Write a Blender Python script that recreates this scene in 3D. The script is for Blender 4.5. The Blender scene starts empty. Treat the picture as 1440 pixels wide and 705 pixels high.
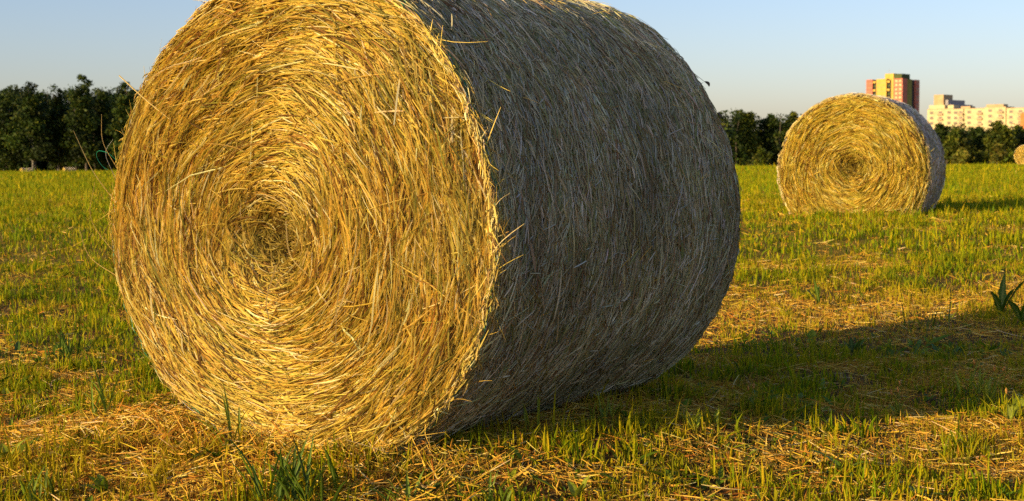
import bpy, math
import numpy as np
from mathutils import Matrix, Vector
R_ = math.radians
rng = np.random.default_rng(7)
S = bpy.context.scene
COL = S.collection
F_PX, EYE, HOR, ROLL = 2000.0, 0.935, 220.0, 0.0073
PITCH = math.atan((352.5 - HOR) / F_PX)

# ------------------------------------------------------------------ noise
def vn(x, y, seed=0):
    xi = np.floor(x).astype(np.int64); yi = np.floor(y).astype(np.int64)
    fx = x - xi; fy = y - yi
    fx = fx*fx*(3-2*fx); fy = fy*fy*(3-2*fy)
    def h(a, b):
        n = (a*374761393 + b*668265263 + seed*1442695041) & 0xffffffff
        n = ((n ^ (n >> 13))*1274126177) & 0xffffffff
        return ((n ^ (n >> 16)) & 0xffff)/65535.0
    return (h(xi, yi)*(1-fx)+h(xi+1, yi)*fx)*(1-fy) + (h(xi, yi+1)*(1-fx)+h(xi+1, yi+1)*fx)*fy
def fbm(x, y, seed=0, o=3):
    s = 0; a = .5; t = 0
    for k in range(o):
        s = s + a*vn(x*2**k, y*2**k, seed+k*17); t += a; a *= .5
    return s/t
def ss(a, b, x):
    t = np.clip((x-a)/(b-a), 0, 1); return t*t*(3-2*t)

def terrain(x, y):
    x = np.asarray(x, float); y = np.asarray(y, float)
    z = .275*ss(7.5, 15, y) - .10*ss(22, 60, y) - .15*ss(60, 105, y)
    lf = ss(20, -20, x)
    z = z - (1.35*lf + .9*(1-lf))*ss(100, 150, y)
    near = ss(60, 14, y)*ss(-10, 0, y)
    z = z + near*(.05*(fbm(x*.9, y*.9, 5)-.5) + .022*(fbm(x*4.5, y*4.5, 9)-.5))
    z = z + .085*np.exp(-(((x+.2)/1.35)**2+((y-4.65)/.95)**2)**2)
    return z
# ------------------------------------------------------------------ objects
def tag(o, label=None, cat=None, group=None, kind=None):
    if label: o['label'] = label
    if cat: o['category'] = cat
    if group: o['group'] = group
    if kind: o['kind'] = kind
    return o
def empty(name, loc, rz=0., label=None, cat=None, group=None):
    o = bpy.data.objects.new(name, None); COL.objects.link(o)
    o.location = loc; o.rotation_euler = (0, 0, rz); o.empty_display_size = .2
    return tag(o, label, cat, group)
def mesh_obj(name, V, Q, mat, parent=None, col=None, smooth=False, T=None):
    me = bpy.data.meshes.new(name)
    V = np.asarray(V, np.float32).reshape(-1, 3); Q = np.asarray(Q, np.int32).reshape(-1, 4)
    nT = 0 if T is None else len(T)
    me.vertices.add(len(V)); me.vertices.foreach_set('co', V.ravel())
    idx = Q.ravel()
    if nT: idx = np.concatenate([idx, np.asarray(T, np.int32).ravel()])
    me.loops.add(len(idx)); me.loops.foreach_set('vertex_index', idx.astype(np.int32))
    me.polygons.add(len(Q)+nT)
    st = np.concatenate([np.arange(len(Q))*4, len(Q)*4+np.arange(nT)*3]).astype(np.int32)
    me.polygons.foreach_set('loop_start', st)
    me.polygons.foreach_set('use_smooth', np.full(len(Q)+nT, smooth))
    if col is not None:
        a = me.color_attributes.new('Col', 'FLOAT_COLOR', 'POINT')
        c = np.ones((len(V), 4), np.float32); c[:, :3] = np.asarray(col).reshape(-1, 3)
        a.data.foreach_set('color', c.ravel())
    me.update(calc_edges=True)
    me.materials.append(mat)
    o = bpy.data.objects.new(name, me); COL.objects.link(o)
    if parent: o.parent = parent
    return o
def unit(v): return v/np.maximum(np.linalg.norm(v, axis=-1, keepdims=True), 1e-9)
def strands(P, W, U, C, kind='tube'):
    """P (n,k,3) centre lines, W (n,k) half widths, U (n,3) up vectors, C (n,3) colours -> V, Q, col"""
    n, k, _ = P.shape
    T = unit(np.gradient(P, axis=1))
    Ub = np.broadcast_to(U[:, None, :], P.shape)
    B = unit(np.cross(T, Ub)); U2 = np.cross(B, T)
    w = W[..., None]
    if kind == 'tube': rings = [P+w*U2, P-w*.5*U2+w*.87*B, P-w*.5*U2-w*.87*B]; closed = True
    elif kind == 'fold': rings = [P-w*B, P-w*.45*U2, P+w*B]; closed = False
    else: rings = [P-w*B, P+w*B]; closed = False
    m = len(rings)
    V = np.stack(rings, 2).reshape(-1, 3)                # n,k,m
    base = (np.arange(n)*k*m)[:, None, None]
    i = (np.arange(k-1)*m)[None, :, None]
    j = np.arange(m if closed else m-1)[None, None, :]; j2 = (j+1) % m
    Q = np.stack([base+i+j, base+i+j2, base+i+m+j2, base+i+m+j], -1).reshape(-1, 4)
    c = np.repeat(C, k*m, 0) if C.ndim == 2 else np.repeat(C.reshape(-1, 3), m, 0)
    return V, Q, c
def join(parts):
    V = []; Q = []; C = []; n = 0
    for v, q, c in parts:
        V.append(v); Q.append(q+n); C.append(c); n += len(v)
    return np.concatenate(V), np.concatenate(Q), np.concatenate(C)
def pick(pal, n, wts, jit=.12):
    pal = np.array(pal); i = rng.choice(len(pal), n, p=np.array(wts)/np.sum(wts))
    c = pal[i]*(1+jit*rng.normal(size=(n, 1)))*(1+.05*rng.normal(size=(n, 3)))
    return np.clip(c, .003, .9)
# ------------------------------------------------------------------ materials
def nt(name):
    m = bpy.data.materials.new(name); m.use_nodes = True
    t = m.node_tree; return m, t, t.nodes['Principled BSDF'], t.nodes, t.links
def mat_attr(name, rough=.6, spec=.25, transl=0., hue=0.):
    m, t, b, N, L = nt(name)
    a = N.new('ShaderNodeAttribute'); a.attribute_name = 'Col'
    L.new(a.outputs['Color'], b.inputs['Base Color'])
    b.inputs['Roughness'].default_value = rough; b.inputs['Specular IOR Level'].default_value = spec
    if transl > 0:
        tr = N.new('ShaderNodeBsdfTranslucent'); L.new(a.outputs['Color'], tr.inputs['Color'])
        mx = N.new('ShaderNodeMixShader'); mx.inputs[0].default_value = transl
        L.new(b.outputs[0], mx.inputs[1]); L.new(tr.outputs[0], mx.inputs[2])
        L.new(mx.outputs[0], N['Material Output'].inputs['Surface'])
    return m
def mat_noise(name, c1, c2, scale=3., rough=.8, bump=0., spec=.2, detail=5, stretch=(1, 1, 1), c3=None):
    m, t, b, N, L = nt(name)
    tc = N.new('ShaderNodeTexCoord'); mp = N.new('ShaderNodeMapping'); mp.inputs['Scale'].default_value = stretch
    L.new(tc.outputs['Object'], mp.inputs[0])
    n = N.new('ShaderNodeTexNoise'); n.inputs['Scale'].default_value = scale; n.inputs['Detail'].default_value = detail
    L.new(mp.outputs[0], n.inputs['Vector'])
    r = N.new('ShaderNodeValToRGB'); r.color_ramp.elements[0].position = .35; r.color_ramp.elements[1].position = .65
    r.color_ramp.elements[0].color = (*c1, 1); r.color_ramp.elements[1].color = (*c2, 1)
    if c3:
        e = r.color_ramp.elements.new(.5); e.color = (*c3, 1)
    L.new(n.outputs['Fac'], r.inputs[0]); L.new(r.outputs[0], b.inputs['Base Color'])
    b.inputs['Roughness'].default_value = rough; b.inputs['Specular IOR Level'].default_value = spec
    if bump:
        bp = N.new('ShaderNodeBump'); bp.inputs['Strength'].default_value = 1; bp.inputs['Distance'].default_value = bump
        L.new(n.outputs['Fac'], bp.inputs['Height']); L.new(bp.outputs[0], b.inputs['Normal'])
    return m
M_straw = mat_attr('straw', .6, .14, .0)
M_side = mat_attr('weathered_straw', .65, .15, .0)
M_grass = mat_attr('grass_blade', .65, .08, .36)
M_stub = mat_attr('dry_stubble', .8, .06, .12)
M_leaf = mat_attr('weed_leaf', .55, .25, .3)
M_fol = mat_attr('tree_leaf', .6, .2, .22)
M_core = mat_noise('packed_hay', (.05, .028, .009), (.15, .085, .022), 60, .9, .01)  # brown hay, darkened to put the shade of straw gaps into its colour
M_bark = mat_noise('bark', (.05, .04, .03), (.16, .13, .10), 6, .9)
M_birch = mat_noise('birch_bark', (.05, .04, .035), (.30, .27, .22), 3, .8, stretch=(1, 1, 3))
M_net = mat_attr('net_plastic', .4, .4, 0)

def ground_material():
    m, t, b, N, L = nt('field_soil_and_thatch')
    tc = N.new('ShaderNodeTexCoord')
    def noise(sc, st=(1, 1, 1), d=6):
        mp = N.new('ShaderNodeMapping'); mp.inputs['Scale'].default_value = st
        L.new(tc.outputs['Object'], mp.inputs[0])
        n = N.new('ShaderNodeTexNoise'); n.inputs['Scale'].default_value = sc; n.inputs['Detail'].default_value = d
        L.new(mp.outputs[0], n.inputs['Vector']); return n
    def ramp(n, *st):
        r = N.new('ShaderNodeValToRGB'); el = r.color_ramp.elements
        el[0].position = st[0][0]; el[0].color = (*st[0][1], 1); el[1].position = st[-1][0]; el[1].color = (*st[-1][1], 1)
        for p, c in st[1:-1]:
            e = el.new(p); e.color = (*c, 1)
        L.new(n.outputs['Fac'], r.inputs[0]); return r
    near = ramp(noise(38, d=8), (.3, (.035, .018, .006)), (.5, (.11, .056, .015)), (.68, (.30, .165, .04)))
    far = ramp(noise(.55, (.35, 1.6, 1), 9), (.3, (.20, .18, .003)), (.5, (.35, .27, .003)), (.7, (.46, .29, .005)))
    sep = N.new('ShaderNodeSeparateXYZ'); L.new(tc.outputs['Object'], sep.inputs[0])
    mr = N.new('ShaderNodeMapRange'); mr.inputs['From Min'].default_value = 8; mr.inputs['From Max'].default_value = 17
    L.new(sep.outputs['Y'], mr.inputs['Value'])
    mx = N.new('ShaderNodeMix'); mx.data_type = 'RGBA'
    L.new(mr.outputs[0], mx.inputs['Factor']); L.new(near.outputs[0], mx.inputs['A']); L.new(far.outputs[0], mx.inputs['B'])
    L.new(mx.outputs['Result'], b.inputs['Base Color'])
    b.inputs['Roughness'].default_value = .95; b.inputs['Specular IOR Level'].default_value = .1
    bn = noise(55, d=8); bp = N.new('ShaderNodeBump'); bp.inputs['Distance'].default_value = .02; bp.inputs['Strength'].default_value = 1
    L.new(bn.outputs['Fac'], bp.inputs['Height']); L.new(bp.outputs[0], b.inputs['Normal'])
    return m
# ------------------------------------------------------------------ ground sheet
def axis(lo, a, b, hi, d):
    m = list(np.arange(a, b, d)); s = d
    up = []; v = m[-1]
    while v < hi: s *= 1.09; v += s; up.append(min(v, hi))
    dn = []; v = m[0]; s = d
    while v > lo: s *= 1.12; v -= s; dn.append(max(v, lo))
    return np.array(dn[::-1]+m+up)
gx = axis(-4000, -3.5, 5.5, 4000, .07); gy = axis(-60, 2.2, 12, 6000, .07)
GX, GY = np.meshgrid(gx, gy, indexing='ij')
GZ = terrain(GX, GY)
ni, nj = GX.shape
I, J = np.meshgrid(np.arange(ni-1), np.arange(nj-1), indexing='ij')
Q = np.stack([I*nj+J, (I+1)*nj+J, (I+1)*nj+J+1, I*nj+J+1], -1).reshape(-1, 4)
g = mesh_obj('ground', np.stack([GX, GY, GZ], -1), Q, ground_material(), smooth=True)
tag(g, 'mown hay field with patches of green grass and dry stubble', kind='structure')

# ------------------------------------------------------------------ round bales
PAL_FACE = [(.75, .55, .115), (.66, .46, .08), (.54, .37, .055), (.38, .31, .045), (.36, .19, .045), (.85, .71, .32), (.20, .17, .03), (.16, .08, .025)]
W_FACE = [25, 24, 17, 11, 9, 12, 7, 9]
PAL_SIDE = [(.86*c_[0], .86*c_[1], .92*c_[2]) for c_ in [(.50, .44, .23), (.42, .35, .16), (.58, .52, .32), (.34, .31, .11), (.30, .19, .08), (.68, .62, .42), (.25, .26, .08)]]
W_SIDE = [26, 22, 16, 12, 10, 6, 6]

class Bale:
    def __init__(s, rx, rz, W, q, back, edge, shift, seed, cz=None, tint=(1, 1, 1)):
        s.tint = np.array(tint)
        s.cz = rz if cz is None else cz
        s.rx, s.rz, s.W, s.q, s.back, s.edge, s.shift, s.seed = rx, rz, W, q, back, edge, shift, seed
    def rim(s, t, y):
        a, b, c, d = s.q
        k = 1+a*np.cos(2*t)+b*np.sin(2*t)+c*np.cos(3*t)+d*np.sin(3*t)
        k = k*(1+(s.back-1)*y/s.W)
        k = k*(1-s.edge*(1-ss(-.02, .13, y))) * (1-.045*ss(s.W-.12, s.W, y))
        k = k + .016*(fbm(t*3+40, y*5+9, s.seed)-.5)+.010*(vn(t*1.2+11, y*9, s.seed+3)-.5)
        return k
    def side(s, t, y, lift):
        k = s.rim(t, y)
        x = s.rx*k*np.cos(t)+lift*np.cos(t); z = s.cz+s.rz*k*np.sin(t)+lift*np.sin(t)
        return np.stack([x, y, np.maximum(z, .05+.01*np.abs(np.cos(t)))], -1)
    def face(s, rho, t, lift):
        k = s.rim(t, np.zeros_like(t))
        x = s.rx*k*rho*np.cos(t)+s.shift[0]*(1-rho**2); z = s.cz+s.rz*k*rho*np.sin(t)+s.shift[1]*(1-rho**2)
        y = .055*ss(.86, 1.02, rho)**1.5 + .055*ss(.22, .0, rho) + .03*ss(.34,.05,rho)
        y = y-.016*(fbm(rho*13+.35*t*1, np.cos(t)*2+5+rho*2, s.seed+1)-.5)*2-.010*np.sin(rho*s.rx/.06*6.28+t)*(vn(t*2+9, rho*6, s.seed+8))
        y = y-.03*(vn(x*4+3, z*4+8, s.seed+2)-.5)
        y = y-lift
        return np.stack([x, y, np.maximum(z, .05+0*z)], -1)

def build_bale(B, loc, yaw, label, n_face, n_side, wf, detail, group, net=True):
    root = empty('round_hay_bale', loc, -yaw, label, 'hay bale', group)
    # packed core, one closed drum set just under the straws
    nt_, ny, nr = 96, 24, 20
    t = np.linspace(0, 2*np.pi, nt_, endpoint=False)
    rows = []
    for r in np.linspace(.001, .97, nr): rows.append(B.face(np.full(nt_, r), t, -.036+0*t))
    for y in np.linspace(.075, B.W-.02, ny): rows.append(B.side(t, np.full(nt_, y), -.016))
    for r in np.linspace(.93, .001, 6): 
        p = B.side(t, np.full(nt_, B.W-.02), -.016); c = np.array([0, 0, B.cz]); q = c+(p-c)*r; q[:, 1] = B.W-.02; rows.append(q)
    V = np.array(rows); m = len(rows)
    I, J = np.meshgrid(np.arange(m-1), np.arange(nt_), indexing='ij'); J2 = (J+1) % nt_
    Q = np.stack([I*nt_+J, (I+1)*nt_+J, (I+1)*nt_+J2, I*nt_+J2], -1).reshape(-1, 4)
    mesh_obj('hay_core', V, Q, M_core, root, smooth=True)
    # wound straws of the flat end
    def face_straws(n, k, back=False):
        rho0 = np.sqrt(rng.random(n))*.99; t0 = rng.random(n)*2*np.pi
        L = np.clip(rng.lognormal(-2.25, .5, n), .025, .34)*(.35+.65*ss(.0, .4, rho0))
        al = rng.normal(0, .19, n)*(1+3*ss(.32, .05, rho0)); stray = rng.random(n) < .10; al = np.where(stray, rng.normal(0, .8, n), al)
        al = al+.5*(vn(np.cos(t0)*rho0*6+20, np.sin(t0)*rho0*6+7, B.seed+5)-.5)
        s = np.linspace(-.5, .5, k)[None]*L[:, None]
        rr = np.maximum(rho0, .10)[:, None]*B.rx
        dt = np.clip(s*np.cos(al)[:, None]/rr, -1.1, 1.1)
        straight = .35
        rho = rho0[:, None]+s*np.sin(al)[:, None]/B.rx + straight*(dt**2)*rho0[:, None]*.5
        rho = np.clip(rho, .004, 1.0)
        dep = rng.normal(0, .013, n); tilt = rng.normal(0, .03, n)+np.where(rng.random(n) < .06, rng.normal(0, .22, n), 0)
        lift = dep[:, None]+tilt[:, None]*s + .004*np.sin(s/L[:, None]*5+rng.random((n, 1))*6)
        P = B.face(rho, t0[:, None]+dt, np.maximum(lift, -.036))
        if back: P = P*np.array([1, -1, 1])+np.array([0, B.W, 0])
        w = np.minimum(wf*rng.lognormal(0, .36, n), wf*1.7)*(1-.25*(rng.random(n) < .5))
        taper = np.interp(np.linspace(0, 1, k), [0, .12, .8, 1], [.6, 1, .95, .3])
        col = pick(PAL_FACE, n, W_FACE)
        cen = ss(.27, .02, rho0)[:, None]; col = col*(1-.6*cen)+.6*cen*np.array([.15, .11, .022])  # brown-green core straws, with the shade of the recess put into their colour
        pat = fbm(np.cos(t0)*rho0*5+3, np.sin(t0)*rho0*5+3, B.seed+11)[:, None]
        col = col*(1-.0*pat)+(np.array([.55, .50, .12])-col)*np.clip(pat-.5, 0, 1)*.8
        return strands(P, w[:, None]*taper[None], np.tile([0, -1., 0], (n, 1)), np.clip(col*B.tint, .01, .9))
    parts = [face_straws(n_face, 5 if detail else 4)]
    # tatty ones that leave the rim and the face
    def loose(n, lo, hi, onface):
        t0 = rng.random(n)*2*np.pi
        if onface:
            rho = np.sqrt(rng.random(n)); P0 = B.face(rho, t0, np.zeros(n)); nrm = np.tile([0, -1., 0], (n, 1))
            tan = np.stack([-np.sin(t0), 0*t0, np.cos(t0)], -1)
        else:
            t0 = np.where(rng.random(n) < .7, rng.uniform(-.3, 3.6, n), t0)
            y0 = np.where(rng.random(n) < .45, rng.uniform(.0, .06, n), rng.uniform(0, B.W, n))
            P0 = B.side(t0, y0, np.full(n, -.004)); nrm = np.stack([np.cos(t0), 0*t0, np.sin(t0)], -1)
            tan = np.stack([-np.sin(t0), 0*t0, np.cos(t0)], -1)*rng.choice([-1, 1], n)[:, None]
        D = unit(tan+nrm*rng.uniform(.02, .45 if not onface else .3, n)[:, None]+rng.normal(0, .3, (n, 3))*np.array([1, .5, 1]))
        L = rng.uniform(lo, hi, n)*rng.random(n)
        bend = rng.normal(0, .22, (n, 3))+np.array([0, 0, -.12])
        s = np.linspace(0, 1, 5)[None, :, None]
        P = P0[:, None]+D[:, None]*L[:, None, None]*s+bend[:, None]*L[:, None, None]*s*s
        w = wf*rng.uniform(.35, .8, n); tp = np.array([1, 1, .9, .7, .3])
        return strands(P, w[:, None]*tp[None], nrm, pick(PAL_FACE, n, W_FACE))
    parts.append(loose(700 if detail else 120, .04, .17, True))
    V, Q, c = join(parts)
    mesh_obj('wound_straw_end', V, Q, M_straw, root, col=c)
    V, Q, c = face_straws(max(800, n_face//8), 4, True)
    mesh_obj('rear_straw_end', V, Q, M_straw, root, col=c)
    # side
    n = n_side; k = 5 if detail else 4
    t0 = rng.uniform(-1.75, 2.6, n); full = rng.random(n) < .22; t0 = np.where(full, rng.random(n)*6.283, t0)
    y0 = rng.uniform(.012, B.W-.01, n)
    L = np.clip(rng.lognormal(-2.85, .5, n), .015, .2)
    al = rng.normal(0, .45, n)+.7*(fbm(t0*2.5+3, y0*4, B.seed+21)-.5); al = np.where(rng.random(n) < .24, rng.normal(0, 1.1, n), al)
    s = np.linspace(-.5, .5, k)[None]*L[:, None]
    tt = t0[:, None]+s*np.cos(al)[:, None]/B.rx; yy = np.clip(y0[:, None]+s*np.sin(al)[:, None], .0, B.W)
    lift = rng.normal(0, .006, n)[:, None]+rng.normal(0, .06, n)[:, None]*s-.002*(s/L[:, None]*2)**2*rng.random((n, 1))
    P = B.side(tt, yy, np.clip(lift, -.012, .02))
    U = np.stack([np.cos(t0), 0*t0, np.sin(t0)], -1)
    w = wf*.72*rng.lognormal(0, .36, n); tp = np.interp(np.linspace(0, 1, k), [0, .12, .8, 1], [.5, 1, .95, .35])
    col = pick(PAL_SIDE, n, W_SIDE, .16)
    pt = fbm(t0*3+9, y0*5+2, B.seed+33)[:, None]; col = col*(1+.9*(pt-.5))+np.array([.10, .05, -.02])*np.clip(fbm(t0*7, y0*9, 66)[:, None]-.55, 0, 1)
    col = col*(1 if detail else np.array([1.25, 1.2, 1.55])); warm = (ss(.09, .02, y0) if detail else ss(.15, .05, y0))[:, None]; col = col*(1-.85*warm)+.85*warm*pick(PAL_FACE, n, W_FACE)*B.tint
    a = strands(P, w[:, None]*tp[None], U, col)
    b = loose(1500 if detail else 60, .02, .13, False); V, Q, c = join([a, b])
    mesh_obj('rolled_side', V, Q, M_side, root, col=c)
    if net:
        parts = []
        kk = 260; tt = np.linspace(-1.4, 4.6, kk)
        for i, y in enumerate(np.arange(.03, B.W-.01, .028)):
            P = B.side(tt, y+.006*np.sin(tt*9+i)+.004*np.sin(tt*23+i*2), np.full(kk, .006)+.002*np.sin(tt*31+i))[None]
            parts.append(strands(P, np.full((1, kk), .0006), np.array([[.3, 0, 1.]]), np.array([[.5, .52, .5]]), 'tube'))
        for i in range(3):
            y = .026+.010*i
            P = B.side(tt, y+.007*np.sign(np.sin(tt*60+i))*np.abs(np.sin(tt*60+i))**.5*.8+.006*np.sin(tt*5+i), np.full(kk, .004)+.011*(vn(tt*5+i*9, tt*0+i, 3)-.3))[None]
            parts.append(strands(P, np.full((1, kk), .0011), np.array([[.3, 0, 1.]]), np.array([[.015, .20, .085]]), 'tube'))
        V, Q, c = join(parts); mesh_obj('net_wrap', V, Q, M_net, root, col=c)
    return root

YAW = .59; D0 = np.array([-.678, 4.20])
ax = np.array([math.sin(YAW), math.cos(YAW)])
big = Bale(.75, .75, 1.60, (.0181, .0041, -.0147, -.0195), 1.0116, .014, (-.048, -.062), 3)
BIGZ = 0.0
bale1 = build_bale(big, (D0[0], D0[1], BIGZ), YAW, 'huge golden round hay bale in the foreground with its spiral end to the camera', 92000, 135000, .00195, True, 'round hay bales')
# stalks that stand off the big bale, a seed head, and the torn end of the twine
def curve_pts(pts, k=10):
    pts = np.array(pts, float); t = np.linspace(0, len(pts)-1, k)
    return np.stack([np.interp(t, np.arange(len(pts)), pts[:, i]) for i in range(3)], -1)
def smooth_curve(pts, k=14):
    pts = np.array(pts, float); n = len(pts); P = np.vstack([2*pts[0]-pts[1], pts, 2*pts[-1]-pts[-2]])
    out = []
    for u in np.linspace(0, n-1-1e-6, k):
        i = int(u); f = u-i; a, b, c, d = P[i:i+4]
        out.append(.5*((2*b)+(-a+c)*f+(2*a-5*b+4*c-d)*f*f+(-a+3*b-3*c+d)*f**3))
    return np.array(out)
def project(p):
    """image column and row (photo pixels) of a world point, used to choose which point of the rim a stalk grows from"""
    c, q = math.cos(PITCH), math.sin(PITCH); Z = p[2]-EYE; d = p[1]*c-Z*q; u = p[1]*q+Z*c; x = p[0]/d*F_PX; y = -u/d*F_PX
    return 720+x*math.cos(ROLL)+y*math.sin(ROLL), 352.5+y*math.cos(ROLL)-x*math.sin(ROLL)
def stalk(pts, w, col, k=12, name='loose_stalk', mat=None):
    P = smooth_curve(pts, k)[None]
    V, Q, c = strands(P, np.full((1, k), w)*np.interp(np.linspace(0, 1, k), [0, .7, 1], [1, .9, .5])[None], np.array([[.1, -.9, .3]]), np.array([col]))
    return mesh_obj(name, V, Q, mat or M_straw, bale1, col=c)
GOLD = (.72, .5, .16)
for pts, w_, c_ in (([(-.72, -.01, .80), (-.80, -.03, .90), (-.90, -.02, 1.03)], .0014, GOLD),
    ([(-.70, -.01, .90), (-.745, -.03, .99), (-.76, -.02, 1.08)], .0013, GOLD),
    ([(-.70, -.02, .62), (-.80, -.04, .74), (-.79, -.03, .86)], .0012, GOLD),
    ([(-.70, -.01, .55), (-.80, -.05, .62), (-.86, -.04, .71)], .0014, GOLD),
    ([(-.66, -.03, 1.20), (-.52, -.05, 1.12), (-.40, -.035, 1.04)], .0022, (.76, .58, .20)),
    ([(.0, -.03, .62), (.005, -.08, .52), (.01, -.07, .45)], .0022, (.75, .55, .18)),
    ([(.05, -.04, .75), (.11, -.09, .66), (.16, -.07, .60)], .0022, (.75, .55, .18)),
    ([(.26, -.04, .62), (.265, -.07, .5), (.25, -.06, .35)], .0016, (.75, .55, .18))): stalk(pts, w_, c_)
def rim_point(py):
    """point of the shaded side that forms the right-hand outline at photo row py"""
    best = None
    for y in np.linspace(.5, 1.45, 12):
        for t in np.linspace(.0, 1.5, 90):
            p = big.side(np.array([t]), np.array([y]), np.array([0.]))[0]
            wpt = (D0[0]+p[0]*math.cos(YAW)+p[1]*math.sin(YAW), D0[1]-p[0]*math.sin(YAW)+p[1]*math.cos(YAW), p[2])
            u, v = project(wpt)
            if abs(v-py) < 6 and (best is None or u > best[0]): best = (u, p, t)
    return best[1], best[2]
for py, L, hd in ((30, .05, 0), (48, .06, 0), (70, .05, 0), (98, .085, 1), (112, .06, 0), (140, .07, 1), (150, .10, 0), (176, .08, 0), (205, .09, 0), (240, .06, 0), (300, .10, 0)):
    p, t = rim_point(py); nrm = np.array([math.cos(t), 0, math.sin(t)]); tan = np.array([math.sin(t), 0, -math.cos(t)])
    tip = p+nrm*.45*L+tan*L; root_ = p-tan*.8*L-nrm*.004
    st = stalk([root_, p+nrm*.2*L, tip], .0013, (.34, .26, .13) if not hd else (.18, .13, .07), 10, 'seed_stalk' if hd else 'loose_stalk', M_side)
    if hd:
        P = smooth_curve([tip-tan*.002, tip+tan*.012+nrm*.006, tip+tan*.024+nrm*.002], 8)[None]
        V, Q, c = strands(P, np.array([[.001, .0035, .005, .006, .006, .005, .0035, .001]]), np.array([[0, -1., 0]]), np.array([[.10, .075, .04]])); mesh_obj('seed_head', V, Q, M_side, st, col=c)
for pts, w_, c_, k_ in (([(-.715, .0, .93), (-.735, -.02, .955), (-.768, -.03, .962), (-.777, -.03, .943), (-.765, -.02, .915), (-.745, -.01, .90)], .0008, (.03, .42, .25), 26),
    ([(-.715, .0, .86), (-.745, -.02, .95), (-.72, -.01, 1.0)], .0009, (.5, .52, .5), 16)): stalk(pts, w_, c_, k_, 'torn_twine', M_net)

def world(px, D, py=None):
    """field position seen at photo column px and distance D"""
    return (px-720)/F_PX*D
far = Bale(.828, .835, 1.30, (.0, .0, .0, .0), 1.0, .045, (.02, .05), 12, cz=.53, tint=(.86, .86, .62))
x2 = world(1197, 15.4); z2 = float(terrain(x2, 15.4))
FAR = (x2, 15.4)
build_bale(far, (x2, 15.4, z2-.045), .42, 'middle distance round hay bale, squat, standing in front of the red and yellow tower', 15000, 12000, .0046, False, 'round hay bales', net=False)
small = Bale(.74, .70, 1.25, (0, 0, 0, -.01), 1.0, .02, (0, 0), 30)
for px, D, yaw, lab in ((31, 150, .95, 'distant pale hay bale at the far left before the birch wood, showing more grey side'),
                        (91, 158, 1.05, 'distant hay bale before the left wood, nearest the huge bale, with an orange end'),
                        (1442, 92, .45, 'distant golden hay bale cut off by the right edge of the picture')):
    x = world(px, D); build_bale(small, (x, D, float(terrain(x, D))-.02), yaw, lab, 2600, 2600, .011, False, 'round hay bales', net=False)

# ------------------------------------------------------------------ grass, stubble and litter
FOOT = [(D0[0], D0[1], YAW, .42, 1.55, .0), (FAR[0], FAR[1], .42, .70, 1.3, .0)]
def in_foot(x, y, pad=0.):
    m = np.zeros(len(x), bool)
    for fx, fy, yw, hw, W, _ in FOOT:
        dx, dy = x-fx, y-fy
        u = dx*math.cos(yw)-dy*math.sin(yw); v = dx*math.sin(yw)+dy*math.cos(yw)
        m |= (np.abs(u) < hw+pad) & (v > .01-pad) & (v < W+pad)
    return m
def under(x, y):
    m = np.full(len(x), 9.)
    for fx, fy, yw, hw, W, _ in FOOT:
        dx, dy = x-fx, y-fy
        u = dx*math.cos(yw)-dy*math.sin(yw); v = dx*math.sin(yw)+dy*math.cos(yw)
        ins = (np.abs(u) < .76) & (v > 0) & (v < W)
        zz = .75-np.sqrt(np.maximum(.5625-np.minimum(u*u, .5625), 0))
        m = np.where(ins, zz, m)
    return m
def scatter(y0, y1, dens, margin=.35):
    A = .36*(1+margin)*(y1*y1-y0*y0)+.8*(y1-y0)*2
    n = int(A*dens)
    y = np.sqrt(rng.random(n)*(y1*y1-y0*y0)+y0*y0)
    x = (rng.random(n)*2-1)*(.36*(1+margin)*y+.8)
    return x, y
def dryness(x, y):
    """0 green ... 1 dry; mowing rows run across the view"""
    d = fbm(x*.8+3, y*1.2+x*.12+1, 31, 4)
    d2 = fbm(x*3.6+3, y*4.2, 41, 3)
    row = np.exp(-((y-4.35-.08*x)/.42)**2)*.20 + np.exp(-((y-8.3-.10*x)/.55)**2)*.24*ss(-.5, 1.5, x) + ss(.0, 1., x)*ss(4.9, 5.4, y)*ss(8.9, 8.0, y)*.10 + .075*ss(5.6, 4.6, y)
    return d*.45+d2*.55+row*.7-.012+.0-.065*ss(8.8, 13, y)
def blades(x, y, h, w, col, k, lean, kind, seedw=1.):
    n = len(x); z = terrain(x, y)-.004
    h = np.minimum(h, np.maximum(under(x, y)*.9, .012))
    a = rng.random(n)*6.283; ln = np.abs(rng.normal(0, lean, n))
    d = np.stack([np.cos(a), np.sin(a), 0*a], -1)
    s = np.linspace(0, 1, k)[None, :, None]
    P = np.stack([x, y, z], -1)[:, None]+np.array([0, 0, 1.])*h[:, None, None]*s*(1-.25*s*np.minimum(ln, 1.5)[:, None, None])+d[:, None]*(h*ln)[:, None, None]*s**1.8
    a2 = rng.random(n)*6.283; U = np.stack([np.cos(a2), np.sin(a2), .15+0*a], -1)
    tp = np.interp(np.linspace(0, 1, k), [0, .3, .75, 1], [.75, 1, .7, .06])
    return strands(P, w[:, None]*tp[None], U, col, kind)
G_PAL = [(.14, .22, .003), (.24, .28, .003), (.34, .32, .003), (.44, .35, .004), (.05, .10, .003), (.52, .38, .01)]
D_PAL = [(.58, .32, .04), (.48, .22, .024), (.68, .42, .06), (.34, .13, .018), (.56, .40, .03), (.74, .53, .13)]
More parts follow.
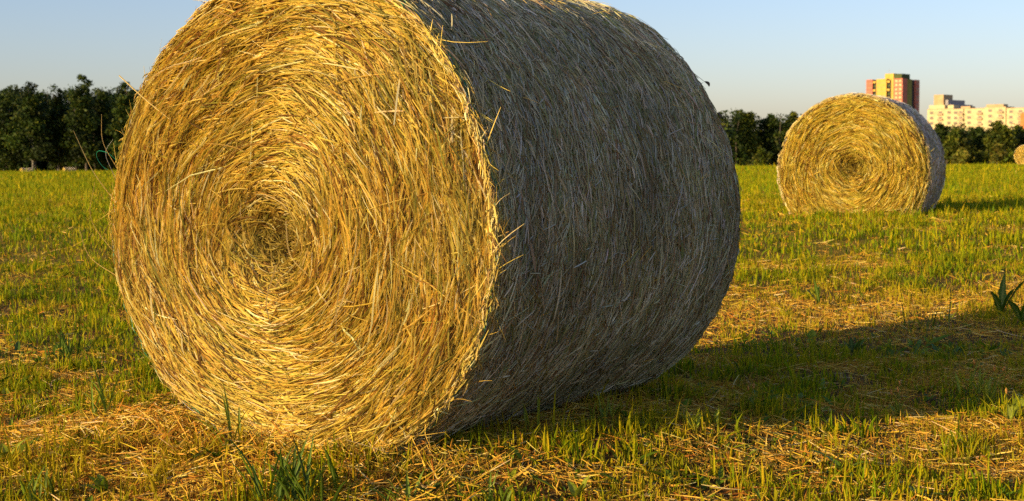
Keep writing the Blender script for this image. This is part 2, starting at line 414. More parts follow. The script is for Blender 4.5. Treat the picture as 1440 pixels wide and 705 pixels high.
def grass_zone(y0, y1, dens, hs, ws, k, kind, ddens):
    x, y = scatter(y0, y1, dens)
    d = dryness(x, y)
    keep = (rng.random(len(x)) < np.clip(1.35-1.9*ss(.40, .66, d)*.62+.45*ss(.56, .68, fbm(x*1.9+31, y*2.6+7, 123, 3)), .10, 1)) & ~in_foot(x, y)
    tuft = fbm(x*7, y*7, 77, 2); keep &= rng.random(len(x)) < np.clip((tuft-.32)*3.6, .05, 1) if y0 < 20 else keep
    x, y, d = x[keep], y[keep], d[keep]; n = len(x)
    tl = fbm(x*1.7+8, y*1.7, 91, 3)
    h = hs*rng.lognormal(0, .36, n)*(.35+1.3*tl)*(.6+.9*fbm(x*7, y*7, 77, 2))
    lush = ss(.56, .70, fbm(x*1.9+31, y*2.6+7, 123, 3))*ss(.55, .45, d); h = h*(1+.25*lush)
    col = pick(G_PAL, n, [20, 28, 24, 14, 10, 6]); col = col*(1-.5*lush[:, None])+.5*lush[:, None]*np.array([.09, .17, .005])
    yel = np.clip((d-.42)*3, 0, .75)[:, None]; col = col*(1-yel)+yel*np.array([.42, .29, .012])
    A = blades(x, y, h, ws*rng.lognormal(0, .3, n), col, k, .38, kind)
    # cut dry stems
    x, y = scatter(y0, y1, ddens); d = dryness(x, y)
    keep = (rng.random(len(x)) < .22+.78*ss(.42, .62, d)) & ~in_foot(x, y)
    x, y = x[keep], y[keep]; n = len(x)
    hh = hs*.62*rng.lognormal(0, .35, n)
    Bq = blades(x, y, hh, ws*.62*rng.lognormal(0, .3, n), pick(D_PAL, n, [24, 22, 18, 14, 12, 8]), max(2, k-1), .55, kind)
    return A, Bq
Z = [grass_zone(2.6, 6.5, 4400, .036, .0026, 4, 'fold', 7500),
     grass_zone(6.5, 11, 2500, .040, .0032, 3, 'flat', 2900),
     grass_zone(11, 22, 850, .050, .0052, 3, 'flat', 650),
     grass_zone(22, 50, 130, .080, .013, 2, 'flat', 50),
     grass_zone(50, 125, 22, .10, .034, 2, 'flat', 7)]
def ground_cover(y0, y1, dens):
    x, y = scatter(y0, y1, dens); cl = fbm(x*2.3+50, y*2.3, 55, 3); keep = (rng.random(len(x)) < ss(.46, .66, cl)) & ~in_foot(x, y)
    x, y = x[keep], y[keep]; n = len(x); h = .026*rng.lognormal(0, .38, n); h = np.minimum(h, np.maximum(under(x, y)*.8, .01))
    a = rng.random(n)*6.283; d = np.stack([np.cos(a), np.sin(a), 0*a], -1); ln = rng.uniform(.3, 2.0, n); s = np.linspace(0, 1, 5)[None, :, None]
    P = np.stack([x, y, terrain(x, y)-.003], -1)[:, None]+np.array([0, 0, 1.])*h[:, None, None]*s*(1.2-.5*s)+d[:, None]*(h*ln)[:, None, None]*s
    U = d*.5+np.array([0, 0, 1.]); w = h*rng.uniform(.14, .26, n)
    return strands(P, w[:, None]*np.array([.2, .75, 1, .7, .05])[None], U, pick([(.08, .14, .008), (.12, .19, .008), (.19, .26, .010), (.27, .31, .015)], n, [4, 5, 4, 2]), 'fold')
V, Q, c = join([ground_cover(2.7, 7, 800), ground_cover(7, 14, 160)]); tag(mesh_obj('ground_cover', V, Q, M_leaf, col=c), 'low clover and dandelion leaves mixed through the grass', 'ground cover', kind='stuff')
V, Q, c = join([z[0] for z in Z]); tag(mesh_obj('green_grass', V, Q, M_grass, col=c), 'short green grass regrowing all over the mown field', 'grass', kind='stuff')
V, Q, c = join([z[1] for z in Z]); tag(mesh_obj('dry_stubble', V, Q, M_stub, col=c), 'cut dry tan stubble standing between the green grass', 'stubble', kind='stuff')
# straw lying about
def litter(y0, y1, dens, L0, w0, k):
    x, y = scatter(y0, y1, dens); d = dryness(x, y)
    fx, fy, yw = D0[0], D0[1], YAW
    u = (x-fx)*math.cos(yw)-(y-fy)*math.sin(yw); v = (x-fx)*math.sin(yw)+(y-fy)*math.cos(yw)
    nearb = np.exp(-np.maximum(0, np.abs(v+.06)-.05)/.13)*ss(.95,.6,np.abs(u))
    keep = (rng.random(len(x)) < .10+.9*ss(.44, .62, d)+.8*nearb) & ~in_foot(x, y)
    x, y, nb = x[keep], y[keep], nearb[keep]; n = len(x); a = rng.normal(0, .9, n)
    L = np.clip(rng.lognormal(math.log(L0), .55, n), .01, .3)
    s = np.linspace(-.5, .5, k)[None]*L[:, None]; cv = rng.normal(0, 2.2, n)[:, None]
    X = x[:, None]+np.cos(a)[:, None]*s-np.sin(a)[:, None]*cv*s*s; Y = y[:, None]+np.sin(a)[:, None]*s+np.cos(a)[:, None]*cv*s*s
    lift = np.abs(rng.normal(0, .011, n))*(1+2.6*nb)
    Zz = terrain(X, Y)+lift[:, None]+(rng.normal(0, .22, n)*(1+2.2*nb))[:, None]*s+.003
    Zz = np.maximum(Zz, terrain(X, Y)+.001); Zz = np.minimum(Zz, np.maximum(under(X.ravel(), Y.ravel()).reshape(X.shape)*.8, .008)+.03)
    return strands(np.stack([X, Y, Zz], -1), (w0*rng.lognormal(0, .35, n))[:, None]*np.interp(np.linspace(0, 1, k), [0, .15, .85, 1], [.6, 1, 1, .5])[None], np.tile([0, 0, 1.], (n, 1)), pick(D_PAL+[(.75, .56, .24)], n, [22, 18, 20, 10, 12, 10, 6]), 'tube')
V, Q, c = join([litter(2.7, 6.5, 4200, .042, .0012, 4), litter(6.5, 12, 650, .05, .0018, 3), litter(12, 26, 60, .08, .003, 3)])
tag(mesh_obj('straw_litter', V, Q, M_stub, col=c), 'loose broken straw lying on the ground among the stubble', 'straw', kind='stuff')

# ------------------------------------------------------------------ single weeds and tufts
def ground_at(px, py):
    x0 = px-720; y0 = py-352.5; cr, sr = math.cos(ROLL), math.sin(ROLL)
    # inverse of (x*cr+y*sr, y*cr-x*sr)
    xx = x0*cr-y0*sr; yy = x0*sr+y0*cr
    ray = np.array([xx/F_PX, 1, -yy/F_PX]); c, s = math.cos(PITCH), math.sin(PITCH)
    w = np.array([ray[0], ray[1]*c+ray[2]*s, -ray[1]*s+ray[2]*c])
    t = (EYE-0)/-w[2]
    for _ in range(12): t = (EYE-float(terrain(w[0]*t, w[1]*t)))/-w[2]
    return np.array([w[0]*t, w[1]*t, float(terrain(w[0]*t, w[1]*t))])
def leaf_mesh(L, W, bend, az, rise, col, lobed=0., k=12, fold=.25, twist=0., base=(0, 0, 0)):
    s = np.linspace(0, 1, k)
    ang = rise-bend*s; dx = np.concatenate([[0], np.cumsum(np.cos(ang[:-1]))])*L/(k-1); dz = np.concatenate([[0], np.cumsum(np.sin(ang[:-1]))])*L/(k-1)
    prof = np.interp(s, [0, .12, .28, .55, .8, 1], [.12, .16, .75, 1, .68, .03])*W
    prof = prof*(1-lobed*.5*(1+np.sin(s*34))*(s > .12))*(1+.06*rng.normal(size=k))
    rows = []
    for j, q in enumerate((-1, -.5, 0, .5, 1)):
        lat = q*prof; up = abs(q)*fold*prof+.06*W*np.sin(s*15+q*4)*abs(q)
        tw = twist*s
        X = dx-np.sin(ang)*up; Y = lat*np.cos(tw); Zv = dz+np.cos(ang)*up+lat*np.sin(tw)
        rows.append(np.stack([X*math.cos(az)-Y*math.sin(az), X*math.sin(az)+Y*math.cos(az), Zv], -1))
    V = np.stack(rows, 1)+np.array(base)
    I, J = np.meshgrid(np.arange(k-1), np.arange(4), indexing='ij')
    Q = np.stack([I*5+J, I*5+J+1, (I+1)*5+J+1, (I+1)*5+J], -1).reshape(-1, 4)
    c = np.tile(np.array(col), (k*5, 1)).reshape(k, 5, 3).copy(); c[:, 2] = c[:, 2]*.6+np.array([.30, .32, .08])*.4
    c *= 1+.10*rng.normal(size=(k, 5, 1))
    return V.reshape(-1, 3), Q, np.clip(c, .004, .9).reshape(-1, 3)
def weed(name, px, py, label, cat, n, L, W, rise, bend, col, lobed=0., group='broad leaved weeds', azs=None, fold=.25, twist=0.):
    root = empty(name, ground_at(px, py), 0, label, cat, group)
    for i in range(n):
        az = rng.random()*6.283 if azs is None else azs[i % len(azs)]+rng.normal(0, .12)
        Lv = 1.15*L*rng.uniform(.65, 1.1)
        v, q, c = leaf_mesh(Lv, W*rng.uniform(.75, 1.1), bend*rng.uniform(.6, 1.3), az, rise+rng.normal(0, .12), np.array(col)*rng.uniform(.8, 1.2), lobed, fold=fold, twist=twist*rng.normal(), base=(rng.normal(0, .004), rng.normal(0, .004), -.004))
        mesh_obj('leaf', v, q, M_leaf, root, col=c, smooth=True)
    return root
DG = (.055, .11, .004); MG = (.13, .20, .008); LG = (.26, .30, .015)
def tuft(px, py, label, n, L, W, col, spread, bend=.7, group='grass tufts standing out of the stubble'):
    root = empty('grass_tuft', ground_at(px, py), 0, label, 'grass tuft', group)
    for i in range(n):
        az = rng.random()*6.283; v, q, c = leaf_mesh(1.3*L*rng.uniform(.55, 1.1), 1.15*W*rng.uniform(.7, 1.15), bend*rng.uniform(.2, 1.4), az, 1.5-abs(rng.normal(0, .28)), np.array(col)*rng.uniform(.75, 1.3), 0, 10, .5, rng.normal(0, .5), (rng.normal(0, spread), rng.normal(0, spread), -.004))
        mesh_obj('blade', v, q, M_leaf, root, col=c, smooth=True)
    return root
tuft(425, 715, 'lush dark green grass tuft at the bottom edge below the huge bale', 34, .15, .0050, DG, .045)
tuft(372, 722, 'long curved dark blades sprouting left of the lush bottom-edge tuft', 8, .19, .0045, DG, .02)
tuft(98, 510, 'dark green bushy grass tuft left of the huge bale', 26, .14, .0048, DG, .05)
tuft(136, 590, 'slanting dark grass tuft at lower left below the bushy tuft', 10, .16, .0045, MG, .02)
tuft(540, 612, 'thin tall grass stems rising before the foot of the spiral end', 7, .15, .0024, MG, .012, .4)
tuft(325, 640, 'bent over green grass stems before the left foot of the spiral end', 8, .18, .0034, MG, .018, 1.4)
tuft(842, 596, 'sunlit upright grass tuft at the edge of the big shadow, near the huge bale', 12, .085, .0032, LG, .02)
tuft(745, 612, 'single leaning bright blades by the shaded foot of the huge bale', 4, .11, .0036, LG, .01, .5)
tuft(975, 605, 'sunlit leafy grass clump on the shadow edge below the shaded side', 16, .075, .0042, LG, .03)
tuft(1300, 470, 'shaded thin dark grass stems standing beyond the big shadow at right', 16, .16, .0030, DG, .07, .3)
tuft(1375, 560, 'bright tall grass tuft in sun at the right beside the plantain stalks', 16, .13, .0046, LG, .03, .7)
tuft(60, 712, 'green grass tuft cut by the bottom edge at far left', 12, .10, .0044, MG, .03)
tuft(690, 712, 'short green grass tuft at the bottom edge below the shaded foot', 9, .075, .0044, MG, .025)
tuft(1060, 712, 'small green tuft in the dry straw at the bottom edge, right of centre', 7, .05, .0036, MG, .02)
tuft(560, 715, 'short mid green tuft at the bottom edge right of the lush dark one', 10, .08, .005, MG, .03)
weed('broadleaf_weed', 1040, 652, 'pale green dandelion-like leaf sprawling over dry straw', 'weed', 3, .095, .012, .55, .5, LG, .25, azs=[.35, .5, 2.9])
weed('broadleaf_weed', 1185, 668, 'leafy dark green weed spreading at lower right', 'weed', 8, .10, .015, .85, .9, MG, .3)
weed('broadleaf_weed', 1152, 432, 'dark upright broad leaf standing alone beyond the big shadow', 'weed', 3, .17, .020, 1.4, .3, DG, .1, twist=.6)
weed('broadleaf_weed', 1408, 452, 'tall dark ragged dock leaf near the right edge beyond the shadow', 'weed', 4, .27, .03, 1.38, .5, DG, .35, twist=.8)
weed('broadleaf_weed', 1436, 462, 'curled dark dock leaf cut by the right edge of the picture', 'weed', 3, .20, .028, 1.2, 1.2, DG, .2)
weed('broadleaf_weed', 306, 652, 'dark rounded leaf hanging before the left foot of the spiral end', 'weed', 4, .09, .015, 1.2, 1.5, DG, 0)
weed('broadleaf_weed', 8, 655, 'light green ribbed leaf at the far left edge of the picture', 'weed', 4, .10, .016, 1.1, .6, LG, 0)
weed('broadleaf_weed', 150, 700, 'green weed rosette at the lower left in the stubble', 'weed', 8, .08, .014, .95, .8, MG, .2)
weed('broadleaf_weed', 600, 700, 'dark diagonal leaves at the bottom edge below the bale foot', 'weed', 5, .08, .009, .9, .4, DG, .1, azs=[.5, .8, 2.6])
weed('broadleaf_weed', 810, 705, 'small bright leaf pair at the bottom edge under the shadow', 'weed', 4, .08, .014, 1.1, .5, LG, 0)
weed('broadleaf_weed', 1290, 702, 'low green weed in dry straw at the bottom right', 'weed', 7, .07, .013, .8, .9, MG, .3)
weed('broadleaf_weed', 245, 545, 'green broadleaf clump against the left edge of the huge bale', 'weed', 9, .075, .015, 1.0, .8, MG, .1)
weed('broadleaf_weed', 1200, 500, 'shaded dark leaves in the middle of the big shadow', 'weed', 7, .10, .014, 1.2, .6, DG, .1)
weed('broadleaf_weed', 1432, 590, 'light green leaf at the right edge beside the plantain stalks', 'weed', 4, .11, .018, 1.2, .6, LG, .1)
def plantain(px, py, label, stalks, leaves, hmax, lw=.010):
    root = empty('ribwort_plantain', ground_at(px, py), 0, label, 'plantain', 'plantains with seed heads')
    for i in range(stalks):
        h = hmax*rng.uniform(.72, 1.05); a = rng.random()*6.28; d = np.array([math.cos(a), math.sin(a), 0])*h*rng.uniform(.05, .28)
        b = np.array([rng.normal(0, .012), rng.normal(0, .012), -.004])
        P = smooth_curve([b, b+d*.35+np.array([0, 0, h*.55]), b+d+np.array([0, 0, h])], 9)
        v, q, c = strands(P[None], np.full((1, 9), .0011), np.array([[1., .1, 0]]), np.array([[.28, .30, .05]]))
        st = mesh_obj('stalk', v, q, M_leaf, root, col=c)
        top = P[-1]; dirv = unit(P[-1]-P[-2]); kk = 9; s = np.linspace(0, 1, kk)
        rad = np.sin(np.clip(s*1.0+.06, 0, 1)*math.pi)**.6*.0042; t = np.linspace(0, 6.283, 9)[:-1]
        e1 = unit(np.cross(dirv, [0, 1., .1])); e2 = np.cross(dirv, e1)
        Vv = np.array([top+dirv*.024*s_+r_*(1+.15*rng.normal())*(np.cos(t_)*e1+np.sin(t_)*e2) for s_, r_ in zip(s, rad) for t_ in t])
        I, J = np.meshgrid(np.arange(kk-1), np.arange(8), indexing='ij'); J2 = (J+1) % 8
        Qq = np.stack([I*8+J, I*8+J2, (I+1)*8+J2, (I+1)*8+J], -1).reshape(-1, 4)
        mesh_obj('seed_head', Vv, Qq, M_stub, st, col=np.tile([.42, .22, .06], (len(Vv), 1))*(1+.2*rng.normal(size=(len(Vv), 1))), smooth=True)
    for i in range(leaves):
        v, q, c = leaf_mesh(hmax*rng.uniform(.4, .75), lw*rng.uniform(.7, 1.1), rng.uniform(.1, .9), rng.random()*6.28, 1.35+rng.normal(0, .15), np.array(LG)*rng.uniform(.6, 1.1), 0, 10, .4)
        mesh_obj('leaf', v, q, M_leaf, root, col=c, smooth=True)
plantain(1388, 575, 'tallest plantain stalks at right, standing sunlit before the big shadow', 3, 7, .20)
plantain(1262, 590, 'plantain with brown seed heads in sun left of the tallest stalks', 3, 6, .12)
plantain(1060, 582, 'plantain with two brown heads at the near edge of the big shadow', 2, 5, .10)
plantain(1420, 600, 'short plantain at the right edge before the light green leaf', 1, 5, .12)

# ------------------------------------------------------------------ trees
def tube_path(P, r, m=7):
    P = np.array(P, float); r = np.array(r, float); k = len(P); T = unit(np.gradient(P, axis=0))
    ref = np.array([.3, 1., .1]); B1 = unit(np.cross(T, ref)); B2 = np.cross(T, B1)
    t = np.linspace(0, 2*np.pi, m, endpoint=False)
    V = P[:, None]+r[:, None, None]*(np.cos(t)[None, :, None]*B1[:, None]+np.sin(t)[None, :, None]*B2[:, None])
    I, J = np.meshgrid(np.arange(k-1), np.arange(m), indexing='ij'); J2 = (J+1) % m
    Q = np.stack([I*m+J, I*m+J2, (I+1)*m+J2, (I+1)*m+J], -1).reshape(-1, 4)
    return V.reshape(-1, 3), Q, np.zeros((k*m, 3))
def leaves(C, r, n, size, pal, wts, flat=.8):
    """leaf quads round lobe centres C (m,3) with radii r (m,)"""
    m = len(C); p = r**2/np.sum(r**2); i = rng.choice(m, n, p=p)
    d = unit(rng.normal(size=(n, 3))); rad = r[i]*(rng.random(n)**.38)*(1+.22*rng.normal(size=n)*.6)
    P = C[i]+d*rad[:, None]*np.array([1, 1, flat])
    nz = vn(P[:, 0]*1.3+P[:, 2]*.7, P[:, 1]*1.3+P[:, 2]*1.1, 5); keep = rng.random(n) < np.clip((nz-.16)*3.0, .12, 1)
    P, i = P[keep], i[keep]; n = len(P)
    a = unit(rng.normal(size=(n, 3))*np.array([1,1,.7])); b = unit(np.cross(a, rng.normal(size=(n, 3)))); sz = size*rng.lognormal(0, .3, n)[:, None]
    V = np.stack([P-a*sz, P-b*sz*.55, P+a*sz, P+b*sz*.55], 1)
    Q = np.arange(n*4).reshape(-1, 4)
    lobe = np.clip(rng.normal(1, .28, m), .5, 1.7)[i][:, None]
    c = pick(pal, n, wts, .15)*lobe
    return V.reshape(-1, 3), Q, np.repeat(np.clip(c, .004, .4), 4, 0)
T_DARK = [(.018, .036, .004), (.028, .050, .005), (.046, .068, .006), (.085, .095, .008)]
T_MID = [(.035, .055, .005), (.060, .085, .007), (.10, .115, .009), (.15, .14, .012)]
T_YEL = [(.08, .10, .010), (.13, .14, .014), (.19, .16, .02), (.22, .18, .03)]
def tree(px, D, htop_px, wpx, pal, label, group, birch=False, low=.0, n=5200, bush=False, pointy=0.):
    x = world(px, D); z = float(terrain(x, D)); H = EYE+(HOR+(720-px)*ROLL-htop_px)/F_PX*D-z; Wd = wpx/F_PX*D/2
    name = 'birch_tree' if birch else ('bush' if bush else 'broadleaf_tree')
    root = empty(name, (x, D, z), rng.random()*6.28, label, 'bush' if bush else 'tree', group)
    lean = rng.normal(0, .02*H, 2); parts = []
    tr = .011*H+.02
    tp = [np.array([lean[0]*s+.04*H*.3*math.sin(s*4), lean[1]*s, H*.9*s-.1*(s == 0)]) for s in np.linspace(0, 1, 8)]
    parts.append(tube_path(tp, tr*np.interp(np.linspace(0, 1, 8), [0, .08, 1], [1.35, 1, .12])))
    C = []; Rr = []
    nl = 19 if not bush else 8
    for i in range(nl):
        s = low+.1+(.86-low-.1)*((i+.5)/nl); a = i*2.4+rng.random()
        prof = math.sin(min(1, (s-low)/(1-low)*1.05+.12)*math.pi)**.6*(1-.35*pointy*s)
        out = Wd*prof*rng.uniform(.35, .85)
        o = np.array([lean[0]*s, lean[1]*s, H*.9*s]); e = o+np.array([math.cos(a)*out, math.sin(a)*out, H*.10*rng.uniform(.3, 1.2)])
        mid = (o+e)/2+np.array([0, 0, -.02*H])
        parts.append(tube_path([o-np.array([0, 0, .02*H]), mid, e], [tr*.38*(1.1-s), tr*.24*(1.1-s), tr*.08], 5))
        C.append(e); Rr.append(max(.35, Wd*rng.uniform(.42, .60)*(.6+.5*prof)))
        if rng.random() < .8: C.append(o+np.array([0, 0, H*.04])+rng.normal(0, .12*Wd, 3)); Rr.append(Wd*rng.uniform(.35, .5)*(.5+.5*prof))
    for q in range(5):
        rt = Wd*rng.uniform(.22, .36); C.append(np.array([lean[0]+rng.normal(0, .22*Wd)*(q > 0), lean[1]+rng.normal(0, .22*Wd), H-rt*.9-q*.045*H])); Rr.append(rt)
    V, Q, c = join(parts); mesh_obj('trunk', V, Q, M_birch if birch else M_bark, root, smooth=True)
    V, Q, c = leaves(np.array(C), np.array(Rr), int(n*3.2), .00088*D, pal, [3, 4, 3, 1.3])
    mesh_obj('crown', V, Q, M_fol, root, col=c)
LW = 'trees along the edge of the left wood'; RW = 'trees along the right treeline'
tree(-45, 188, 122, 70, T_DARK, 'dark tree mostly cut off at the far left edge of the wood', LW, True)
tree(8, 186, 120, 62, T_DARK, 'leftmost fully leafy dark tree of the left wood', LW, True)
tree(48, 184, 114, 56, T_DARK, 'dark green birch with drooping crown, second in the left wood', LW, True, .06)
tree(84, 187, 119, 50, T_DARK, 'broad rounded crown in the middle of the left wood', LW, True, .04)
tree(124, 185, 105, 48, T_DARK, 'tallest twin-peaked tree of the left wood', LW, False, .04, pointy=.6)
tree(152, 189, 122, 46, T_DARK, 'darker tree right of the tallest one in the left wood', LW, True)
tree(180, 186, 115, 50, T_DARK, 'tree of the left wood that touches the edge of the huge bale', LW, True)
tree(218, 190, 118, 54, T_DARK, 'tree of the left wood mostly hidden behind the huge bale', LW, False)
tree(1012, 240, 160, 46, T_DARK, 'dark tree half hidden by the right rim of the huge bale', RW)
tree(1046, 236, 153, 46, T_MID, 'taller round green tree just right of the huge bale', RW, n=6000)
tree(1084, 238, 160, 46, T_DARK, 'dark green tree second to the right of the huge bale', RW, n=6000)
tree(1116, 236, 157, 42, T_MID, 'lighter green tree against the left rim of the middle bale', RW, n=6000)
tree(1150, 240, 158, 44, T_DARK, 'tree just behind the left rim of the middle bale', RW)
tree(1318, 232, 174, 42, T_DARK, 'dark tree emerging behind the right rim of the middle bale', RW, n=6000)
tree(1346, 229, 181, 40, T_MID, 'olive birch with a pale trunk below the white apartment block', RW, True, .05, n=6000)
tree(1374, 234, 178, 40, T_DARK, 'dark tree below the middle of the white apartment block', RW, n=6000)
tree(1404, 230, 169, 42, T_MID, 'spiky topped tree rising before the white apartment block', RW, n=6000, pointy=.7)
tree(1432, 234, 176, 40, T_MID, 'green tree below the orange wall at the right edge', RW, n=6000)
tree(1470, 234, 176, 44, T_MID, 'tree just beyond the right edge of the picture', RW)
tree(1352, 215, 207, 22, T_YEL, 'low yellowish bush right of the middle bale', 'bushes before the right treeline', low=.02, n=1500, bush=True)
tree(1402, 214, 201, 20, T_YEL, 'bright yellow green rounded bush left of the cut off bale', 'bushes before the right treeline', low=.02, n=1500, bush=True)
tree(1378, 218, 212, 20, T_MID, 'small dark bush between the two yellowish ones', 'bushes before the right treeline', low=.02, n=1200, bush=True)
tree(1072, 216, 205, 24, T_MID, 'low green bush at the foot of the trees right of the huge bale', 'bushes before the right treeline', low=.02, n=1500, bush=True)
# the wood behind them
C = []; Rr = []; parts = []
for i in range(620):
    x = rng.uniform(-120, 185) if i < 400 else rng.uniform(-90, -20); base = 200+(x+120)*.19+rng.uniform(0, 16); z = float(terrain(x, base))
    top = np.interp(x, [-120, -40, 10, 62, 72, 185], [13.8, 13.6, 10.4, 8.6, 6.9, 6.8])*rng.uniform(.9, 1.02)
    parts.append(tube_path([(x, base, z-.1), (x+rng.normal(0, .2), base, z+top*.5), (x+rng.normal(0, .3), base, z+top*.9)], [.16, .11, .03], 5))
    for q in range(7):
        r = rng.uniform(1.0, 1.9); C.append((x+rng.normal(0, 1.2), base+rng.normal(0, 1), z+max(.4,(q+rng.random())/7*(top-r*.8)))); Rr.append(r)
V, Q, c = leaves(np.array(C), np.array(Rr), 520000, .24, T_DARK, [4, 4, 2, .6])
n0 = len(V); tv, tq, tc_ = join(parts)
tag(mesh_obj('woodland', np.vstack([V, tv]), np.vstack([Q, tq+n0]), M_fol, col=np.vstack([c, np.tile([.12, .1, .07], (len(tv), 1))])), 'dense dark wood closing the field behind the nearest trees', 'woodland', kind='stuff')

# ------------------------------------------------------------------ buildings
def box(V, Q, x0, x1, y0, y1, z0, z1):
    n = len(V); V += [(x0, y0, z0), (x1, y0, z0), (x1, y1, z0), (x0, y1, z0), (x0, y0, z1), (x1, y0, z1), (x1, y1, z1), (x0, y1, z1)]
    for f in ((0, 3, 2, 1), (4, 5, 6, 7), (0, 1, 5, 4), (1, 2, 6, 5), (2, 3, 7, 6), (3, 0, 4, 7)): Q.append([n+a for a in f])
def part(name, boxes, mat, parent, label=None):
    V = []; Q = []
    for b in boxes: box(V, Q, *b)
    o = mesh_obj(name, V, Q, mat, parent)
    if label: o['label'] = label
    return o
def plaster(name, c, v=.12): return mat_noise(name, tuple(a*(1-v) for a in c), tuple(min(.85, a*(1+v)) for a in c), .35, .85, detail=8)
P_red = plaster('red_render', (.48, .155, .10)); P_yel = plaster('yellow_render', (.55, .36, .075)); P_wht = plaster('white_render', (.54, .45, .25))
P_pal = plaster('pale_panel', (.44, .31, .19)); P_grn = plaster('green_panel', (.07, .09, .03)); P_dk = plaster('dark_recess', (.05, .045, .05))
P_cream = plaster('cream_render', (.46, .32, .17)); P_grey = plaster('grey_render_and_shade', (.30, .28, .30)); P_orange = plaster('orange_render', (.62, .20, .06))
m, t_, b_, N_, L_ = nt('window_glass'); b_.inputs['Base Color'].default_value = (.06, .05, .035, 1); b_.inputs['Roughness'].default_value = .15
M_glass = m
def px_world(px, py, D): return ((px-720)/F_PX*D, D, EYE+(HOR+(720-px)*ROLL-py)/F_PX*D)
# tower, local x along its sunny front, 0 at the left corner, y into the block
TH = R_(-42)
D = 1000.; cx, cy, ztop = px_world(1268, 111, D); W_, DP = 28., 26.
ox = cx-W_*math.cos(TH); oy = cy-W_*math.sin(TH); zb = -3.
tw = empty('tower_block', (ox, oy, zb), TH, 'red and yellow high-rise tower rising behind the middle hay bale', 'building', 'far apartment buildings')
Ht = ztop-zb
part('wall', [(0, 4.9, 0, DP, 0, Ht), (21.2, W_, 0, 7, 0, Ht), (W_-6, W_, 20.01, DP+.01, 0, Ht-.4)], P_red, tw, 'red wall strips')
part('wall', [(8, 15.8, -.3, 12, 0, Ht+.1), (19.4, 21.19, -.1, 7, 0, Ht)], P_yel, tw, 'yellow wall strips')
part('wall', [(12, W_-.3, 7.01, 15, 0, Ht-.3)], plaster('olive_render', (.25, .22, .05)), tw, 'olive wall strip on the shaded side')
part('wall', [(4.91, W_-1.2, 1.6, 20.0, 0, Ht-.8)], P_dk, tw, 'dark recessed wall behind the balconies')
part('roof_house', [(13, 19.6, 3, 14, Ht-.5, Ht+3.8)], P_yel, tw)
part('roof_house', [(19.7, W_-2.5, 3.5, 16, Ht-.5, Ht+3.4)], P_grn, tw, 'dark green roof house')
part('floor_band', [(a_, b_, f_, f_+.1, Ht-2.9*(k+1), Ht-2.9*(k+1)+.22) for k in range(18) for a_, b_, f_ in ((.01, 4.89, -.06), (8.01, 15.79, -.36), (21.21, W_-.01, -.06))], P_pal, tw)
part('floor_band', [(W_+.003, W_+.06, 20.5, DP-.5, Ht-2.9*(k+1)-.5, Ht-2.9*(k+1)-.2) for k in range(18)], P_grey, tw)
part('antenna', [(15, 15.15, 5, 5.15, Ht+3.8, Ht+7)], P_grey, tw)
for f in range(18):
    z = Ht-2.9*(f+1)+.2; o = .55 if f % 2 else -.1
    for bx in (4.95, 15.85):
        part('balcony', [(bx+.3+o, bx+2.3+o, .2, 1.6, z, z+1.5)], P_grn if f % 2 else P_yel, tw)
    for bx in (22.4, 25.3):
        w = part('window_bay', [(bx, bx+1.9, -.25, .05, z+.3, z+1.7)], P_wht, tw); part('pane', [(bx+.2, bx+1.7, -.3, -.252, z+.75, z+1.6)], M_glass, w) if f > 12 else None
    if f % 2 == 0: part('window', [(W_-.1, W_+.05, 22, 24.2, z+.4, z+1.9)], P_pal, tw)
# stepped block behind and the long white slab in front of it
def seg(root, TH, O, D0_, px0, px1, py, dep, mat, z0=0, base=-3., front=0., label=None, name='wall'):
    """boxes along a facade line: solve where view columns px0, px1 cross the line"""
    c, s = math.cos(TH), math.sin(TH)
    def u(px):
        k = (px-720)/F_PX; return (k*O[1]-O[0])/(c-k*s)
    u0, u1 = u(px0), u(px1); Dm = O[1]+(u0+u1)/2*s
    zt = EYE+(HOR+(720-(px0+px1)/2)*ROLL-py)/F_PX*Dm-base
    part(name, [(u0, u1, front, dep, z0, zt)], mat, root, label); return u0, u1, zt, Dm
O = (px_world(1303, 0, 820)[0], 820.)
TH2 = R_(-38)
sl = empty('apartment_block', (O[0], O[1], -3), TH2, 'long white apartment block with stepped roofs above the right trees', 'building', 'far apartment buildings')
segs = [(1303, 1339.7, 154.5, 12, P_wht), (1340, 1354, 154.4, 13.3, P_wht), (1354.3, 1384, 153.5, 11.5, P_wht), (1384.3, 1413.5, 151.5, 13, P_wht), (1413.8, 1480, 152.3, 12, P_wht)]
for i, (a, b, y, dp, mt) in enumerate(segs):
    u0, u1, zt, Dm = seg(sl, TH2, O, 0, a, b, y, dp, mt, front=-.7*(i % 2))
    fr = -.7*(i % 2)
    part('parapet', [(u0-.1, u1+.1, fr-.15, dp+.1, zt+.002, zt+.35)], P_pal, sl)
    n = max(2, int((u1-u0)/4.6))
    for fl in range(3):
        for k in range(n):
            xw = u0+(k+.5)*(u1-u0)/n; zw = zt-2.3-3.*fl
            if k % 3 == 1: 
                bl = part('balcony', [(xw-1.5, xw+1.5, fr-1.1, fr-.02, zw-1., zw+.1)], P_pal if k % 2 else P_cream, sl)
            w = part('window', [(xw-1., xw+1., fr-.06, fr+.2, zw-.3, zw+1.2)], M_glass, sl)
seg(sl, TH2, O, 0, 1304, 1326, 148.5, 9, P_wht, front=1.5, z0=20, name='upper_storey')
seg(sl, TH2, O, 0, 1331, 1339, 148.3, 9.5, P_wht, front=.8, z0=20, name='upper_storey')
seg(sl, TH2, O, 0, 1349, 1362, 150, 9, P_cream, front=1.2, z0=20, name='upper_storey')
seg(sl, TH2, O, 0, 1385, 1409, 147.3, 8, P_cream, front=.8, z0=20, name='upper_storey')
u0, u1, zt, Dm = seg(sl, TH2, O, 0, 1435, 1446, 160, 2, P_orange, front=-1.6, label='orange wall at the right edge')
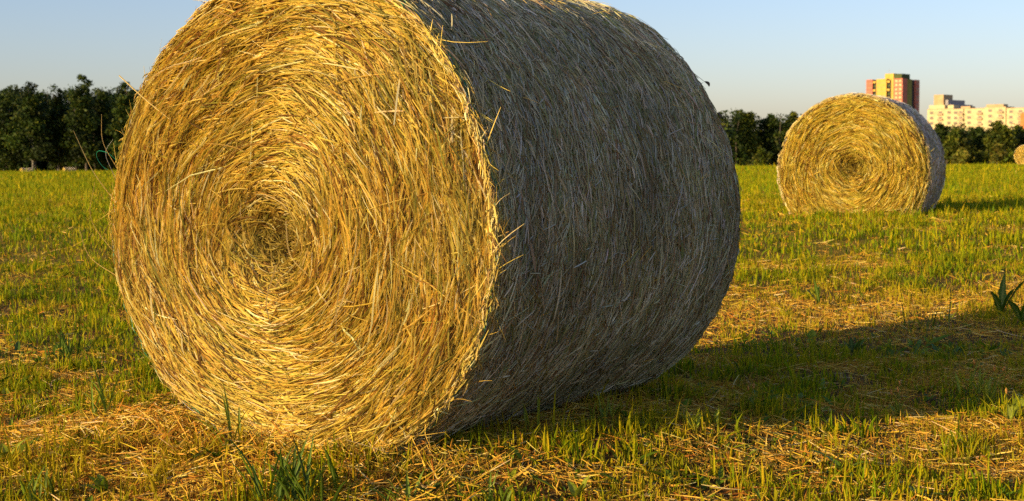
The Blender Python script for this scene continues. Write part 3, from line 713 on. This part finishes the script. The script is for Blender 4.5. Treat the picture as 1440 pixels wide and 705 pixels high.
O3 = (px_world(1312, 0, 960)[0], 960.); TH3 = R_(-44)
bk = empty('stepped_block', (O3[0], O3[1], -3), TH3, 'peach stepped block with its shaded side coloured grey, rising behind the white apartment block', 'building', 'far apartment buildings')
seg(bk, TH3, O3, 0, 1312, 1325.5, 134, 13, P_cream)
u0, u1, zt, Dm = seg(bk, TH3, O3, 0, 1325.7, 1330, 141, 26, P_grey, front=2)  # shaded wall of the peach block, its shade put into a grey colour
u0, u1, zt, Dm = seg(bk, TH3, O3, 0, 1326, 1331.5, 147, 36, P_grey, front=4, name='lower_wing')  # lower step in shade, likewise coloured grey for it

# ------------------------------------------------------------------ light, sky, camera
SUN_AZ = math.atan2(-.94, -.36)    # direction to the sun, x then y
sd = np.array([-.815, -.58]); sd = sd/np.linalg.norm(sd); EL = R_(11.5)
sv = Vector((sd[0]*math.cos(EL), sd[1]*math.cos(EL), math.sin(EL)))
li = bpy.data.lights.new('sun', 'SUN'); li.energy = 4.8; li.angle = R_(.5); li.color = (1., .75, .37)
so = bpy.data.objects.new('sun', li); COL.objects.link(so); so.rotation_euler = (-sv).to_track_quat('-Z', 'Y').to_euler()
so.location = sv*50
w = bpy.data.worlds.new('World'); S.world = w; w.use_nodes = True
N, L = w.node_tree.nodes, w.node_tree.links
sky = N.new('ShaderNodeTexSky'); sky.sky_type = 'NISHITA'; sky.sun_disc = False
sky.sun_elevation = EL; sky.sun_rotation = math.atan2(sd[0], sd[1]); sky.altitude = 0; sky.air_density = 1.0; sky.dust_density = 1.0; sky.ozone_density = 3.0
wb = N.new('ShaderNodeMix'); wb.data_type = 'RGBA'; wb.blend_type = 'MULTIPLY'; wb.inputs['Factor'].default_value = 1; wb.inputs['B'].default_value = (1.13, .965, 1.05, 1)
L.new(sky.outputs[0], wb.inputs['A']); L.new(wb.outputs['Result'], N['Background'].inputs[0]); N['Background'].inputs[1].default_value = .14
cam = bpy.data.cameras.new('camera'); co = bpy.data.objects.new('camera', cam); COL.objects.link(co); S.camera = co
cam.sensor_width = 36; cam.lens = F_PX*36/1440; cam.clip_end = 9000; cam.clip_start = .05
co.matrix_world = Matrix.Translation((0, 0, EYE)) @ Matrix.Rotation(math.pi/2-PITCH, 4, 'X') @ Matrix.Rotation(-ROLL, 4, 'Z')
cam.dof.use_dof = True; cam.dof.focus_distance = 4.4; cam.dof.aperture_fstop = 9
S.view_settings.view_transform = 'Standard'; S.view_settings.look = 'None'; S.view_settings.exposure = .55; S.view_settings.gamma = 1
S.render.resolution_x = 1024; S.render.resolution_y = 501
S.cycles.max_bounces = 5; S.cycles.diffuse_bounces = 3; S.cycles.transmission_bounces = 3; S.cycles.glossy_bounces = 2
S.cycles.use_denoising = False
